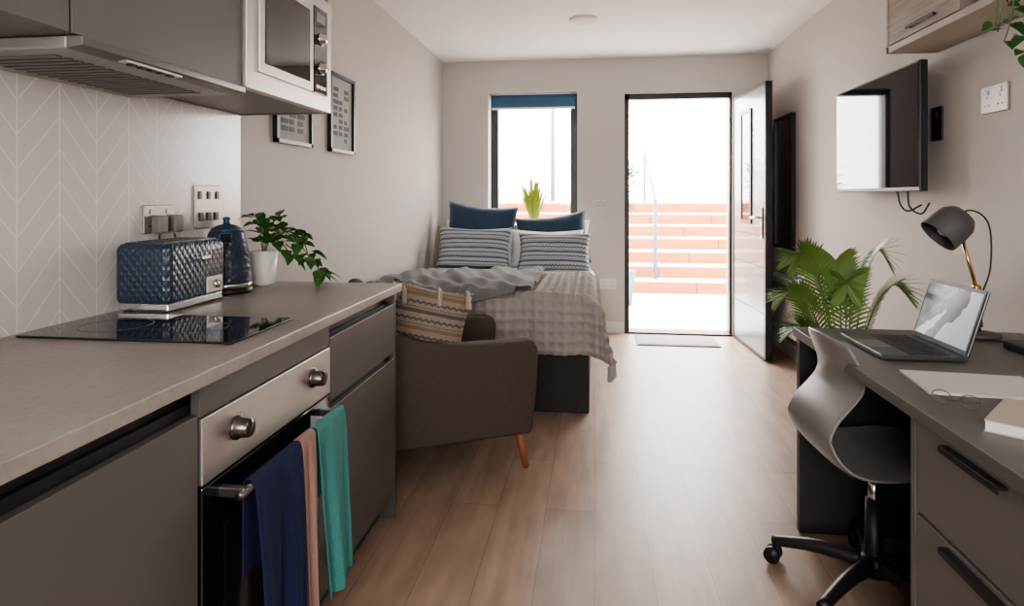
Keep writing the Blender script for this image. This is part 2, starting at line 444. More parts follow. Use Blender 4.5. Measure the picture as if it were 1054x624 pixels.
# ------------------------------------------------------------------ kitchen
KX = -.765; KE = 2.37; KS = -.95
k = P('kitchen_base_units')
box('carcass', XL+.005, KX-.022, KS, KE-.02, .10, .83, cabD, k)
box('rail', XL+.005, KX-.035, KS, KE-.02, .83, .868, cabD, k)
box('end_panel', XL+.005, KX, KE-.02, KE, 0, .868, cabM, k, .001)
box('plinth', XL+.005, KX-.06, KS, KE-.02, 0, .10, cabD, k)
box('drawer_front', KX-.02, KX, 1.757, KE-.022, .64, .825, cabM, k, .0015)
box('door_front', KX-.02, KX, 1.757, KE-.022, .10, .615, cabM, k, .0015)
box('oven_filler', KX-.02, KX, 1.145, 1.751, .803, .866, cabM, k, .001)
box('oven_lower_filler', KX-.02, KX, 1.145, 1.751, .10, .195, cabM, k, .001)
box('door_front_2', KX-.02, KX, .54, 1.139, .10, .81, cabM, k, .0015)
box('door_front_3', KX-.02, KX, -.06, .534, .10, .81, cabM, k, .0015)
box('door_front_4', KX-.02, KX, -.66, -.066, .10, .81, cabM, k, .0015)
wt = P('kitchen_worktop'); box('slab', XL+.003, -.742, KS, KE+.012, .870, .900, workM, wt, .003)
# splashback
box('wall_tiles', XL, XL+.008, KS, KE-.01, .90, 1.56, tileM)
# oven
ov = P('oven')
box('control_panel', KX-.02, KX+.004, 1.147, 1.749, .668, .80, steel, ov, .002)
box('door_glass', KX-.02, KX+.004, 1.147, 1.749, .20, .663, blackgl, ov, .003)
box('vent_gap', KX-.02, KX-.004, 1.147, 1.749, .660, .670, black, ov)
boxes('door_inner_window', [(KX+.004, KX+.0048, 1.22, 1.68, .28, .56)], M('oven_window', (.02, .02, .02), .1), ov)
handleM = M('handle_dark_steel', (.18, .17, .165), .35, .9)
tube('handle_bar', [(KX+.055, 1.19, .632), (KX+.055, 1.71, .632)], .009, handleM, ov)
for i, y in enumerate((1.21, 1.69)): box('handle_mount_%d' % i, KX, KX+.06, y-.009, y+.009, .622, .642, handleM, ov, .002)
for i, y in enumerate((1.265, 1.635)):
    lathe('knob_%d' % i, [(.026, 0), (.026, .006), (.021, .008), (.020, .03), (.018, .034), (0, .035)], M('knob_steel_%d' % i, (.16, .145, .135), .3, 1), ov, (KX+.004, y, .742), 28, (0, pi/2, 0))
    box('knob_mark_%d' % i, KX+.036, KX+.0395, y-.002, y+.002, .745, .760, black, ov)
boxes('dial_ticks', [(KX+.004, KX+.0045, yc+.032*cos(a)-.001, yc+.032*cos(a)+.001, .742+.032*sin(a)-.001, .742+.032*sin(a)+.001) for yc in (1.265, 1.635) for a in [q*pi/6 for q in range(-1, 8)]], black, ov)
# hob
hb = P('induction_hob')
box('glass', -1.365, -.815, 1.335, 1.63, .9005, .906, blackgl, hb, .002)
for i, x in enumerate((-1.22, -.99)):
    r = .085 if i == 0 else .07
    lathe('ring_%d' % i, [(r, 0), (r, .0004), (r-.002, .0004), (r-.002, 0)], M('ring_grey_%d' % i, (.06, .06, .06), .3), hb, (x, 1.48, .906), 48, caps=False)
# hanging towels
def towel(name, y0, y1, zt, zb, xf, mat, ph, back=.2):
    t = P(name); nu = 20; V, F = [], []
    prof = []
    hx = KX+.055
    nb = 8
    for i in range(nb): prof.append((hx-.0155, zt-back*(1-i/nb), 0))
    for i in range(7):
        a = pi-pi*i/6; prof.append((hx+.0145*cos(a), zt+.0125*sin(a), 0))
    nf = 24
    for i in range(1, nf+1): prof.append((hx+.0145+xf*i/nf*.2, zt-(zt-zb)*i/nf, i/nf))
    for (x, z, g) in prof:
        for j in range(nu+1):
            u = j/nu
            yy = y0+(y1-y0)*u
            yy = yy+(.5-u)*.035*g*sin(pi*g*.5)
            xx = x+g**.6*(.012*sin(u*9+ph)+.007*sin(u*19+ph*2)+.015) if g > 0 else x
            V.append((xx, yy+.006*g*sin(ph+g*5), z+(.006*sin(u*5+ph) if g > .95 else 0)))
    for i in range(len(prof)-1):
        for j in range(nu):
            a = i*(nu+1)+j; F.append((a, a+1, a+nu+2, a+nu+1))
    o = obj('cloth', V, F, mat, t)
    s = o.modifiers.new('s', 'SOLIDIFY'); s.thickness = .004; s.offset = 1
    o.modifiers.new('b', 'SUBSURF').levels = 1
towel('tea_towel', 1.225, 1.435, .640, .14, .03, blueT, .3)
towel('tea_towel', 1.44, 1.515, .640, .12, .0, pinkT, 1.9)
towel('tea_towel', 1.525, 1.70, .640, .20, .06, teal, 3.4)

# wall units
UX = -1.04; UZ = 1.565
wu = P('kitchen_wall_units')
boxes('carcass', [(XL+.003, UX-.02, KS, KE-.018, UZ, UZ+.75)], cabU, wu)
box('end_panel', XL+.003, UX+.0, KE-.018, KE, UZ-.003, UZ+.75, cabU, wu, .001)
box('hood_door', UX-.02, UX, 1.142, 1.755, UZ, UZ+.75, cabU, wu, .0015)
box('side_door', UX-.02, UX, .54, 1.136, UZ, UZ+.75, cabU, wu, .0015)
box('side_door_2', UX-.02, UX, -.06, .534, UZ, UZ+.75, cabU, wu, .0015)
box('microwave_surround_top', UX-.02, UX, 1.761, KE-.02, UZ+.43, UZ+.75, cabU, wu, .0015)
mw = P('built_in_microwave')
box('trim_frame', UX-.02, UX+.014, 1.762, KE-.004, UZ-.002, UZ+.425, steel, mw, .003)
box('door', UX+.014, UX+.024, 1.82, 2.19, UZ+.055, UZ+.375, steel, mw, .003)
box('door_window', UX+.024, UX+.026, 1.85, 2.16, UZ+.085, UZ+.345, blackgl, mw, .001)
box('control_strip', UX+.014, UX+.024, 2.195, 2.31, UZ+.055, UZ+.375, blackgl, mw, .002)
box('display', UX+.024, UX+.0255, 2.215, 2.29, UZ+.32, UZ+.355, M('display_grey', (.25, .28, .3), .3), mw)
for i, z in enumerate((.13, .24)):
    lathe('dial_%d' % i, [(.024, 0), (.024, .004), (.019, .006), (.018, .022), (0, .023)], chrome, mw, (UX+.024, 2.252, UZ+z+.02), 28, (0, pi/2, 0))
boxes('buttons', [(UX+.024, UX+.0265, 2.215+.027*i, 2.235+.027*i, UZ+.073, UZ+.085) for i in range(3)], steel, mw)
hd = P('extractor_hood')
box('canopy', XL+.01, UX-.02, 1.15, 1.75, UZ-.028, UZ-.002, M('hood_silver', (.33, .32, .31), .4, .5), hd, .004)
prism('visor', [(UX-.02, UZ-.002), (UX+.018, UZ-.004), (UX+.016, UZ-.022), (UX-.02, UZ-.028)], 'y', 1.15, 1.75, cabU, hd, .002)
boxes('filter', [(XL+.06, UX-.09, 1.2+.03*i, 1.215+.03*i, UZ-.031, UZ-.028) for i in range(17)], cabU, hd)
box('control_strip', UX-.012, UX+.010, 1.28, 1.47, UZ-.029, UZ-.024, steel, hd)
boxes('buttons', [(UX-.008, UX+.006, 1.30+.032*i, 1.318+.032*i, UZ-.033, UZ-.028) for i in range(5)], black, hd)

# sockets with plugs
p, bb = plate('cooker_switch_panel', (XL+.008, 2.137, 1.20), '+x', .155, .155, plateM, 3, False)
for i in range(3): bb('rocker_low_%d' % i, -.055+.045*i, -.035+.045*i, -.05, -.02, .008, .013, black, .001)
p, bb = plate('double_socket', (XL+.008, 1.88, 1.165), '+x', .15, .09, plateM, 2, True)
for i, a in enumerate((-.045, .03)):
    bb('plug_%d' % i, a, a+.04, -.045, .012, .008, .042, M('plug_grey_%d' % i, (.18, .16, .15), .5), .005)
tube('flex', [(XL+.02, 1.87, 1.115), (XL+.018, 1.87, 1.03), (XL+.017, 1.86, .95)], .003, black, p)
tube('flex_2', [(XL+.03, 1.93, 1.115), (XL+.03, 1.965, 1.02), (XL+.02, 2.0, .94)], .003, black, p)

# toaster
to = P('toaster', (-1.288, 1.795, .9005))
box('body', -.088, .088, -.14, .14, .022, .20, quiltM, to, .022, 4)
box('base', -.08, .08, -.133, .133, .006, .028, chrome, to, .004)
boxes('feet', [(x-.01, x+.01, y-.01, y+.01, 0, .008) for x in (-.06, .06) for y in (-.11, .11)], black, to)
box('top_plate', -.062, .062, -.125, .125, .196, .203, M('toaster_top', (.10, .12, .15), .3, .8), to, .002)
boxes('slots', [(-.042, -.014, -.10, .10, .2025, .2045), (.014, .042, -.10, .10, .2025, .2045)], black, to)
box('control_plate', .085, .092, .035, .115, .035, .085, M('plate_cream', (.6, .58, .55), .35), to, .003)
lathe('dial', [(.014, 0), (.013, .012), (0, .013)], chrome, to, (.092, .075, .06), 20, (0, pi/2, 0))
box('lever', .085, .115, -.02, .02, .145, .157, chrome, to, .003)
# kettle
ke = P('kettle', (-1.285, 2.075, .9005), radians(-60))
lathe('base', [(.082, 0), (.085, .004), (.083, .018), (.07, .02)], black, ke)
lathe('body', [(.078, .02), (.082, .028), (.083, .05), (.079, .10), (.070, .16), (.060, .205), (.056, .215), (.0, .216)], quiltM, ke)
lathe('collar', [(.0845, .021), (.0848, .034), (.083, .036)], chrome, ke)
lathe('lid', [(.054, .214), (.050, .224), (.030, .236), (.012, .240), (.010, .252), (.014, .258), (.010, .264), (0, .265)], M('lid_navy', (.02, .045, .09), .3), ke)
tube('handle', [(-.05, .0, .205), (-.085, 0, .225), (-.12, 0, .19), (-.12, 0, .11), (-.10, 0, .06), (-.075, 0, .055)], .011, black, ke)
prism('spout', [(.05, .165), (.10, .212), (.096, .217), (.052, .214)], 'y', -.018, .018, quiltM, ke, .004)
# pothos plant on worktop
def pothos(name, pot, vines, seed, pr=.055, ph=.13, nl=9, ls=.055, potted=True):
    rnd = random.Random(seed); pl = P(name); x, y, z = pot
    if potted:
        lathe('pot', [(pr*.72, 0), (pr*.8, .004), (pr, ph), (pr*.93, ph), (pr*.9, ph-.012), (0, ph-.014)], potM, pl, pot)
        lathe('soil', [(0, ph-.013), (pr*.9, ph-.012)], soilM, pl, pot)
    V, F = [], []; SV, SF = [], []
    for vn in vines:
        pts = catmull([Vector((x, y, z+ph-.02))]+[Vector(q) for q in vn], 6)
        v, f = tube_geo(pts, .0022, 6); b = len(SV); SV += v; SF += [tuple(b+i for i in q) for q in f]
        for i in range(3, len(pts), 2):
            for s in (-1, 1):
                if rnd.random() < .2: continue
                t = (pts[i]-pts[i-1]).normalized()
                sd_ = t.cross(Vector((0, 0, 1)));
                if sd_.length < .2: sd_ = Vector((rnd.uniform(-1, 1), rnd.uniform(-1, 1), 0))
                dr = (sd_.normalized()*s*rnd.uniform(.5, 1)+t*.5+Vector((rnd.uniform(-.3, .3), rnd.uniform(-.3, .3), rnd.uniform(-.2, .5)))).normalized()
                sd2_ = dr.cross(Vector((rnd.uniform(-.4, .4), rnd.uniform(-.4, .4), 1))).normalized()
                st = pts[i]+dr*.015
                blade(V, F, st, dr, sd2_, ls*rnd.uniform(.8, 1.3), ls*.40, rnd.uniform(.1, .5), leafp, .25)
    obj('stems', SV, SF, stemM, pl); obj('leaves', V, F, leafM, pl)
    return pl
pp = (-1.265, 2.285, .9005)
def off(l): return [(pp[0]+a, pp[1]+b, pp[2]+c) for a, b, c in l]
pothos('pothos_plant', pp, [off([(.05, -.01, .20), (.12, -.01, .19), (.17, 0, .13), (.22, .01, .06), (.24, .0, .035)]),
    off([(0, .0, .20), (-.02, .0, .24), (-.03, .0, .26)]), off([(.02, .02, .22), (.05, .04, .26)]),
    off([(.04, .0, .18), (.10, .03, .20), (.15, .03, .16), (.18, .02, .09)]), off([(-.02, .02, .19), (-.03, .05, .23)]),
    off([(.03, .0, .17), (.08, -.01, .16), (.12, -.02, .12)])], 3)

# picture frames
def frame(y0, y1, z0, z1, seed):
    f = P('picture_frame'); x = XL; rnd = random.Random(seed)
    boxes('frame', [(x, x+.022, y0, y0+.018, z0, z1), (x, x+.022, y1-.018, y1, z0, z1), (x, x+.022, y0, y1, z0, z0+.018), (x, x+.022, y0, y1, z1-.018, z1)], frameD, f)
    box('mat_board', x+.001, x+.008, y0+.017, y1-.017, z0+.017, z1-.017, M('mat_board', (.42, .42, .41), .8), f)
    L = []
    for i in range(9):
        for j in range(3):
            if rnd.random() < .85:
                yy = y0+.06+j*(y1-y0-.12)/3; zz = z0+.06+i*(z1-z0-.12)/9
                L.append((x+.008, x+.0095, yy, yy+(y1-y0-.12)/3*rnd.uniform(.5, .9), zz, zz+.022))
    boxes('print', L, M('print_ink', (.08, .10, .12), .7), f)
frame(2.63, 2.99, 1.48, 1.91, 1); frame(3.205, 3.545, 1.48, 1.91, 2)

# ------------------------------------------------------------------ bed
bx0, bx1, by0, by1 = -1.385, -.03, 3.62, 5.72
bed = P('double_bed')
box('base', bx0, bx1, by0, by1, 0.0, .36, bedBase, bed, .01)
box('mattress', bx0+.005, bx1-.0, by0+.005, by1, .362, .615, whiteF, bed, .04, 4)
def drape(name, s0, s1, t0, t1, top, R, mat, parent, ds=.02, disp=None, fold=.012, skew=0, xe=bx1, ye=by0, thick=.006):
    V, F = [], []; ns = int((s1-s0)/ds); ntt = int((t1-t0)/ds)
    for i in range(ns+1):
        for j in range(ntt+1):
            s = s0+(s1-s0)*i/ns; t = t0+(t1-t0)*j/ntt
            if skew: t = t+skew*(s-s0)
            a = max(0, s-(xe-.02)); b = max(0, (ye+.02)-t)
            def ed(q):
                if q < R*pi/2: return R*sin(q/R), R*(1-cos(q/R))
                return R, R+q-R*pi/2
            dx, za = ed(a); dy, zb = ed(b)
            mn = min(a, b)
            x = min(s, xe-.02)+dx+mn*.22; y = max(t, ye+.02)-dy-mn*.22
            z = top-max(za, zb)-.10*mn
            hang = min(1, max(a, b)*4)
            wv = fold*hang*(sin(t*23+1)+.6*sin(t*41)) if a > b else fold*hang*(sin(s*21)+.6*sin(s*37+1))
            if a > b: x += wv+.012*hang
            elif b > 0: y -= wv+.012*hang
            z += .006*sin(s*7+t*3)*(1-hang)+.004*sin(s*13-t*9)*(1-hang)
            dd = disp(s, t) if disp else 0
            if a > .03 and a >= b: x += dd
            elif b > .03: y -= dd
            else: z += dd
            V.append((x, y, z))
    for i in range(ns):
        for j in range(ntt):
            p = i*(ntt+1)+j; F.append((p, p+ntt+1, p+ntt+2, p+1))
    o = obj(name, V, F, mat, parent)
    if thick: 
        s = o.modifiers.new('s', 'SOLIDIFY'); s.thickness = thick; s.offset = -1
    return o
drape('duvet', bx0+.01, bx1+.22, by0-.12, 5.15, .650, .05, duvetM, bed, .025, fold=.008, thick=.02)
cell = .056
wf = lambda s, t: .022*(1-(abs(sin(pi*s/cell))*abs(sin(pi*t/cell)))**.5)
drape('waffle_blanket', bx0+.02, bx1+.33, by0-.34, 4.60, .670, .06, waffleM, bed, .0087, disp=wf, fold=.014, thick=.004)
# tassels along blanket corner
for i in range(6):
    x = .080+.006*i; y = by0-.09+.035*i; z = .30-.004*i
    tube('tassel_%d' % i, [(x, y, z), (x+.003, y, z-.03), (x+.004, y-.003, z-.085)], (.009, .014), waffleM, bed, res=7)
def thf(s, t):
    q = s*.8+t*.45
    return .013*(1+sin(q*27+2*sin(t*5)))+.006*(1+sin(s*55+t*20))+.003*abs(sin(s*140))
drape('grey_throw', bx0+.03, -.36, by0-.30, 4.36, .694, .085, greyThrow, bed, .011, disp=thf, fold=.014, skew=.32, thick=.005)
def bedpillow(name, *a): 
    pillow(name, a[0], a[1], a[2], a[3], bed, a[4], a[5])
bedpillow('white_pillow_1', .66, .42, .16, whiteF, (-1.03, 5.60, .83), (radians(-14), 0, 0))
bedpillow('white_pillow_2', .66, .42, .16, whiteF, (-.37, 5.60, .83), (radians(-14), 0, 0))
bedpillow('white_pillow_3', .62, .34, .14, whiteF, (-.40, 5.30, .80), (radians(-20), 0, 0))
bedpillow('white_pillow_4', .62, .34, .14, whiteF, (-.98, 5.30, .80), (radians(-20), 0, 0))
bedpillow('navy_pillow_1', .62, .50, .15, navy, (-.99, 5.46, .93), (radians(-12), radians(5), radians(4)))
bedpillow('navy_pillow_2', .62, .46, .15, navy, (-.36, 5.44, .865), (radians(-14), radians(-7), 0))
bedpillow('patterned_pillow_1', .62, .37, .15, patGrey, (-.985, 5.12, .815), (radians(-22), radians(1), radians(2)))
bedpillow('patterned_pillow_2', .60, .34, .15, patGrey, (-.325, 5.10, .79), (radians(-24), radians(0), radians(-2)))

# sill plant
sp = P('potted_grass')
lathe('pot', [(.035, 0), (.045, .08), (.041, .08), (.038, .07), (0, .068)], potM, sp, (-.56, YF+.05, WZ0+.0225))
V, F = [], []
for i in range(70):
    a = random.uniform(0, 2*pi); el = random.uniform(.08, .5)
    dd = Vector((cos(a)*el, sin(a)*el*.7, 1)); sdv = Vector((-sin(a), cos(a), 0))
    blade(V, F, Vector((-.56+cos(a)*.015, YF+.05+sin(a)*.015, WZ0+.09)), dd, sdv, random.uniform(.30, .50), .010, el*.25, bladep, .2)
obj('blades', V, F, limeM, sp)

# ------------------------------------------------------------------ armchair
ac = P('armchair', (-.755, 2.985, 0), radians(27))
def arm(y0, y1, n):
    prism(n, [(-.31, .165), (.355, .170), (.378, .36), (.388, .545), (.365, .588), (.05, .590), (-.12, .605), (-.25, .66), (-.33, .76), (-.385, .79), (-.40, .70), (-.37, .40)], 'y', y0, y1, tweed, ac, .022, 4)
arm(-.36, -.255, 'arm_right'); arm(.255, .36, 'arm_left')
prism('backrest', [(-.33, .20), (-.20, .22), (-.24, .50), (-.31, .80), (-.36, .835), (-.41, .81), (-.40, .60)], 'y', -.28, .28, tweed, ac, .03, 4)
box('seat_base', -.30, .34, -.27, .27, .17, .30, tweed, ac, .02, 3)
box('seat_cushion', -.25, .36, -.252, .252, .29, .43, tweed, ac, .04, 5)
for i, (x, y) in enumerate(((.32, -.29), (.32, .29), (-.27, -.29), (-.27, .29))):
    sx = .025 if x > 0 else -.035
    tube('leg_%d' % i, [(x-sx*.3, y, .175), (x+sx, y*1.04, 0.002)], (.024, .013), woodleg, ac, res=16, curved=False)
cu = P('scatter_cushion', (-.775, 2.845, .645), radians(10))
pillow('case', .38, .37, .13, patBeige, cu, (0, 0, 0), (radians(-8), radians(12), 0))
tasM = M('tassel_beige', (.42, .36, .30), .95, bs=100)
for i, (x, z) in enumerate(((-.145, .195), (.19, .15), (.205, -.15), (-.10, .175), (.06, .165))):
    tube('tassel_%d' % i, [(x, 0, z), (x+.008, -.045, z-.01), (x+.010, -.06, z-.07)], (.008, .014), tasM, cu, res=8)

# ------------------------------------------------------------------ right side: desk
dk = P('desk')
DXF = .735
box('top', DXF, XR-.002, .80, 2.475, .718, .75, deskM, dk, .002)
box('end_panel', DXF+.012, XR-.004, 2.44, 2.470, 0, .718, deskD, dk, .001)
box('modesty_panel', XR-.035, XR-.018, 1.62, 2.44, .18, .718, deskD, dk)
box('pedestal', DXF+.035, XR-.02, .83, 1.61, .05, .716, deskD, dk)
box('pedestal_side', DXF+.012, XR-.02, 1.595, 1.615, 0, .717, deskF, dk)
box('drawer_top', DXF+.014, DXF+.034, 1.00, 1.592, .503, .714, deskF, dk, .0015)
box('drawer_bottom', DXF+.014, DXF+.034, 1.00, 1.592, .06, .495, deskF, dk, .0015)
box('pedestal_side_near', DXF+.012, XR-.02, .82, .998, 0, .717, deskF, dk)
for i, z in enumerate((.70, .482)):
    box('handle_%d' % i, DXF-.006, DXF+.014, 1.26, 1.46, z-.002, z+.004, black, dk, .001)
    box('handle_lip_%d' % i, DXF-.006, DXF-.003, 1.26, 1.46, z-.010, z+.002, black, dk)

# laptop (opening toward -x)
lp = P('laptop', (0.965, 2.16, .7505), radians(0))
lapM = M('laptop_grey', (.10, .10, .105), .35, .6)
box('base', -.12, .115, -.16, .16, .002, .016, lapM, lp, .003)
boxes('feet', [(x-.008, x+.008, y-.01, y+.01, 0, .003) for x in (-.1, .1) for y in (-.13, .13)], black, lp)
boxes('keys', [(-.035+.024*i, -.016+.024*i, -.14+.0215*j, -.122+.0215*j, .016, .0175) for i in range(5) for j in range(13)], black, lp)
box('touchpad', -.112, -.045, -.05, .05, .016, .0164, M('touchpad', (.16, .16, .165), .3), lp)
box('palm_edge', -.12, -.115, -.14, .14, .0155, .0162, chrome, lp)
scr = bpy.data.objects.new('screen_hinge', None); COL.objects.link(scr); scr.parent = lp; scr.location = (.112, 0, .016); scr.rotation_euler = (0, radians(17), 0)
box('lid', 0, .008, -.16, .16, 0, .203, lapM, scr, .003)
def screen_mat():
    m, nt, p = newmat('laptop_screen')
    o = sep(nt, coords(nt, 'Object'))
    n = noise(nt, coords(nt), 7, 2)
    s = mth(nt, 'ADD', mth(nt, 'ADD', o[1], mth(nt, 'MULTIPLY', o[2], 1.1)), mth(nt, 'MULTIPLY', mth(nt, 'SUBTRACT', n, .5), .35))
    f = mth(nt, 'LESS_THAN', s, -.01)
    f2 = mth(nt, 'MULTIPLY', mth(nt, 'GREATER_THAN', s, .05), mth(nt, 'LESS_THAN', s, .08))
    c = mix(nt, f, (.012, .018, .024), (.42, .44, .46))
    c = mix(nt, f2, c, (.05, .12, .17))
    nt.links.new(c, p.inputs['Base Color']); nt.links.new(c, p.inputs['Emission Color'])
    p.inputs['Emission Strength'].default_value = .35; p.inputs['Roughness'].default_value = .12
    p.inputs['Specular IOR Level'].default_value = .15; return m
box('bezel', -.0015, 0, -.155, .155, .004, .199, black, scr)
box('display', -.0022, -.0015, -.147, .147, .016, .191, screen_mat(), scr)
ch = P('laptop_charger')
box('brick', 1.30, 1.36, 2.10, 2.22, .7505, .778, black, ch, .006, 3)
tube('cable', [(1.33, 2.22, .765), (1.31, 2.30, .758), (1.22, 2.33, .755), (1.17, 2.27, .755), (1.12, 2.24, .756)], .003, black, ch)
tube('cable_2', [(1.33, 2.10, .765), (1.36, 2.02, .756), (1.44, 2.05, .756), (1.47, 2.15, .756), (1.46, 2.25, .756)], .003, black, ch)
# papers, notebook, glasses
mg = P('magazine', (.965, 1.755, .7505), radians(-6))
box('pages', -.14, .145, -.10, .10, 0, .006, paperM, mg, .001)
box('cover', -.142, .147, -.102, .102, .006, .0075, M('cover_white', (.66, .63, .61), .4), mg)
nb = P('notebook', (.935, 1.445, .7505), radians(-40))
box('pages', -.088, .088, -.103, .103, .002, .022, paperM, nb, .001)
box('cover', -.09, .09, -.105, .105, .022, .025, bookM, nb, .001)
box('back_cover', -.09, .09, -.105, .105, 0, .002, bookM, nb)
gl = P('eyeglasses', (.825, 1.575, .7505), radians(50))
darkB = M('glasses_frame', (.12, .08, .05), .35)
for i, y in enumerate((-.028, .028)):
    pts = [Vector((0, y+.020*cos(a), .018+.016*sin(a))) for a in [2*pi*q/20 for q in range(21)]]
    tube('rim_%d' % i, pts, .0012, darkB, gl, curved=False, res=6)
    tube('temple_%d' % i, [(0, y*1.7, .024), (.014, y*1.4, .016), (.016, -y*.8, .008)], .0012, darkB, gl, res=6)
tube('bridge', [(0, -.008, .022), (0, 0, .025), (0, .008, .022)], .0012, darkB, gl, res=6)
# lamp
dl = P('desk_lamp')
bx, by = 1.325, 2.385
lathe('base', [(.06, 0), (.065, .004), (.063, .014), (.012, .018), (0, .018)], lampM, dl, (bx, by, .7505))
tube('stem_lower', [(bx, by, .765), (bx-.01, by, .92)], .006, brass, dl)
tube('stem_upper', [(bx-.01, by, .92), (bx-.055, by-.005, 1.08)], .006, brass, dl)
lathe('joint', [(0, -.012), (.012, -.01), (.012, .01), (0, .012)], brass, dl, (bx-.01, by, .92), 18, (pi/2, 0, 0))
tube('cord', [(bx-.09, by, 1.15), (bx-.03, by, 1.19), (bx+.03, by, 1.14), (bx+.035, by, .99), (bx+.01, by+.01, .88), (bx+.02, by+.02, .78)], .003, black, dl)
sh = lathe('shade', [(.0, .078), (.02, .078), (.045, .070), (.062, .045), (.066, .01), (.067, -.040), (.064, -.040), (.062, .01), (.056, .04), (.03, .062), (0, .066)], lampM, dl, (bx-.11, by-.01, 1.125), 32, (0, radians(48), 0))
autos(sh, 60)
lathe('bulb', [(0, -.03), (.018, -.022), (.024, -.005), (.018, .015), (.012, .05), (0, .05)], trimM, dl, (bx-.11, by-.01, 1.125), 20, (0, radians(48), 0))
tube('neck', [(bx-.055, by-.005, 1.08), (bx-.07, by-.008, 1.145)], .009, lampM, dl)

# TV
tv = P('wall_tv')
ty0, ty1, tz0, tz1, tx = 2.95, 3.90, 1.262, 1.835, 1.40
box('body', tx, tx+.035, ty0, ty1, tz0, tz1, black, tv, .005)
box('screen', tx-.002, tx, ty0+.010, ty1-.010, tz0+.018, tz1-.010, M('tv_screen', (.006, .006, .008), .03, spec=.4), tv)
box('bracket_plate', XR-.015, XR, 3.15, 3.65, 1.40, 1.68, black, tv)
boxes('bracket_arms', [(tx+.035, XR-.015, 3.2, 3.24, 1.42, 1.66), (tx+.035, XR-.015, 3.56, 3.60, 1.42, 1.66)], black, tv)
tube('cable_a', [(tx+.02, 3.20, 1.27), (tx+.03, 3.19, 1.20), (tx+.05, 3.16, 1.17), (tx+.09, 3.12, 1.20)], .004, black, tv)
tube('cable_b', [(tx+.02, 3.10, 1.27), (tx+.03, 3.10, 1.19), (tx+.06, 3.06, 1.16), (tx+.09, 3.05, 1.21)], .004, black, tv)
plate('tv_socket', (XR, 3.02, 1.56), '-x', .09, .15, black, 1, False)

# wall shelf cabinet
ws = P('wall_shelf_unit')
sx = 1.295; sz = 1.875
box('bottom_board', sx, XR-.002, .9, 3.02, sz, sz+.028, shelfWhite, ws, .001)
box('cabinet_body', sx+.02, XR-.002, 2.45, 3.0, sz+.028, sz+.42, shelfWhite, ws)
box('cabinet_door', sx+.002, sx+.02, 2.452, 3.0, sz+.034, sz+.42, shelfWood, ws, .001)
box('end_side', sx+.0, XR-.002, 3.0, 3.02, sz, sz+.45, shelfWood, ws, .001)
box('top_board', sx, XR-.002, .9, 3.02, sz+.42, sz+.448, shelfWhite, ws, .001)
box('handle', sx-.016, sx-.008, 2.60, 2.82, sz+.06, sz+.07, black, ws, .002)
boxes('handle_posts', [(sx-.01, sx+.003, y, y+.008, sz+.06, sz+.07) for y in (2.61, 2.80)], black, ws)
bs = P('shelf_books')
for i, (c, t, h) in enumerate((((.02, .04, .12), .03, .21), ((.03, .05, .10), .025, .19), ((.5, .45, .4), .02, .22), ((.02, .03, .08), .035, .2))):
    y = 2.40-.036*i
    box('book_%d' % i, sx+.03, sx+.18, y-t, y, sz+.0285, sz+.0285+h, M('book_cloth_%d' % i, c, .6), bs, .002)
q = (1.36, 2.02, sz+.0285)
def off2(l): return [(q[0]+a, q[1]+b, q[2]+c) for a, b, c in l]
pothos('trailing_plant', q, [off2([(-.05, 0, .17), (-.10, -.01, .10), (-.11, 0, 0), (-.115, .0, -.12), (-.115, .0, -.26)]),
    off2([(-.04, .03, .15), (-.09, .04, .12), (-.10, .06, .02), (-.12, .05, -.12), (-.13, .07, -.20)]),
    off2([(-.04, .05, .15), (-.09, .10, .12), (-.11, .12, 0), (-.13, .11, -.14)]),
    off2([(-.04, -.03, .15), (-.09, -.05, .12), (-.10, -.06, 0), (-.11, -.05, -.16)]),
    off2([(-.03, .04, .16), (-.06, .06, .15), (-.09, .07, .08), (-.11, .09, .0), (-.13, .10, -.16)])], 9, ls=.038, pr=.06, ph=.12)

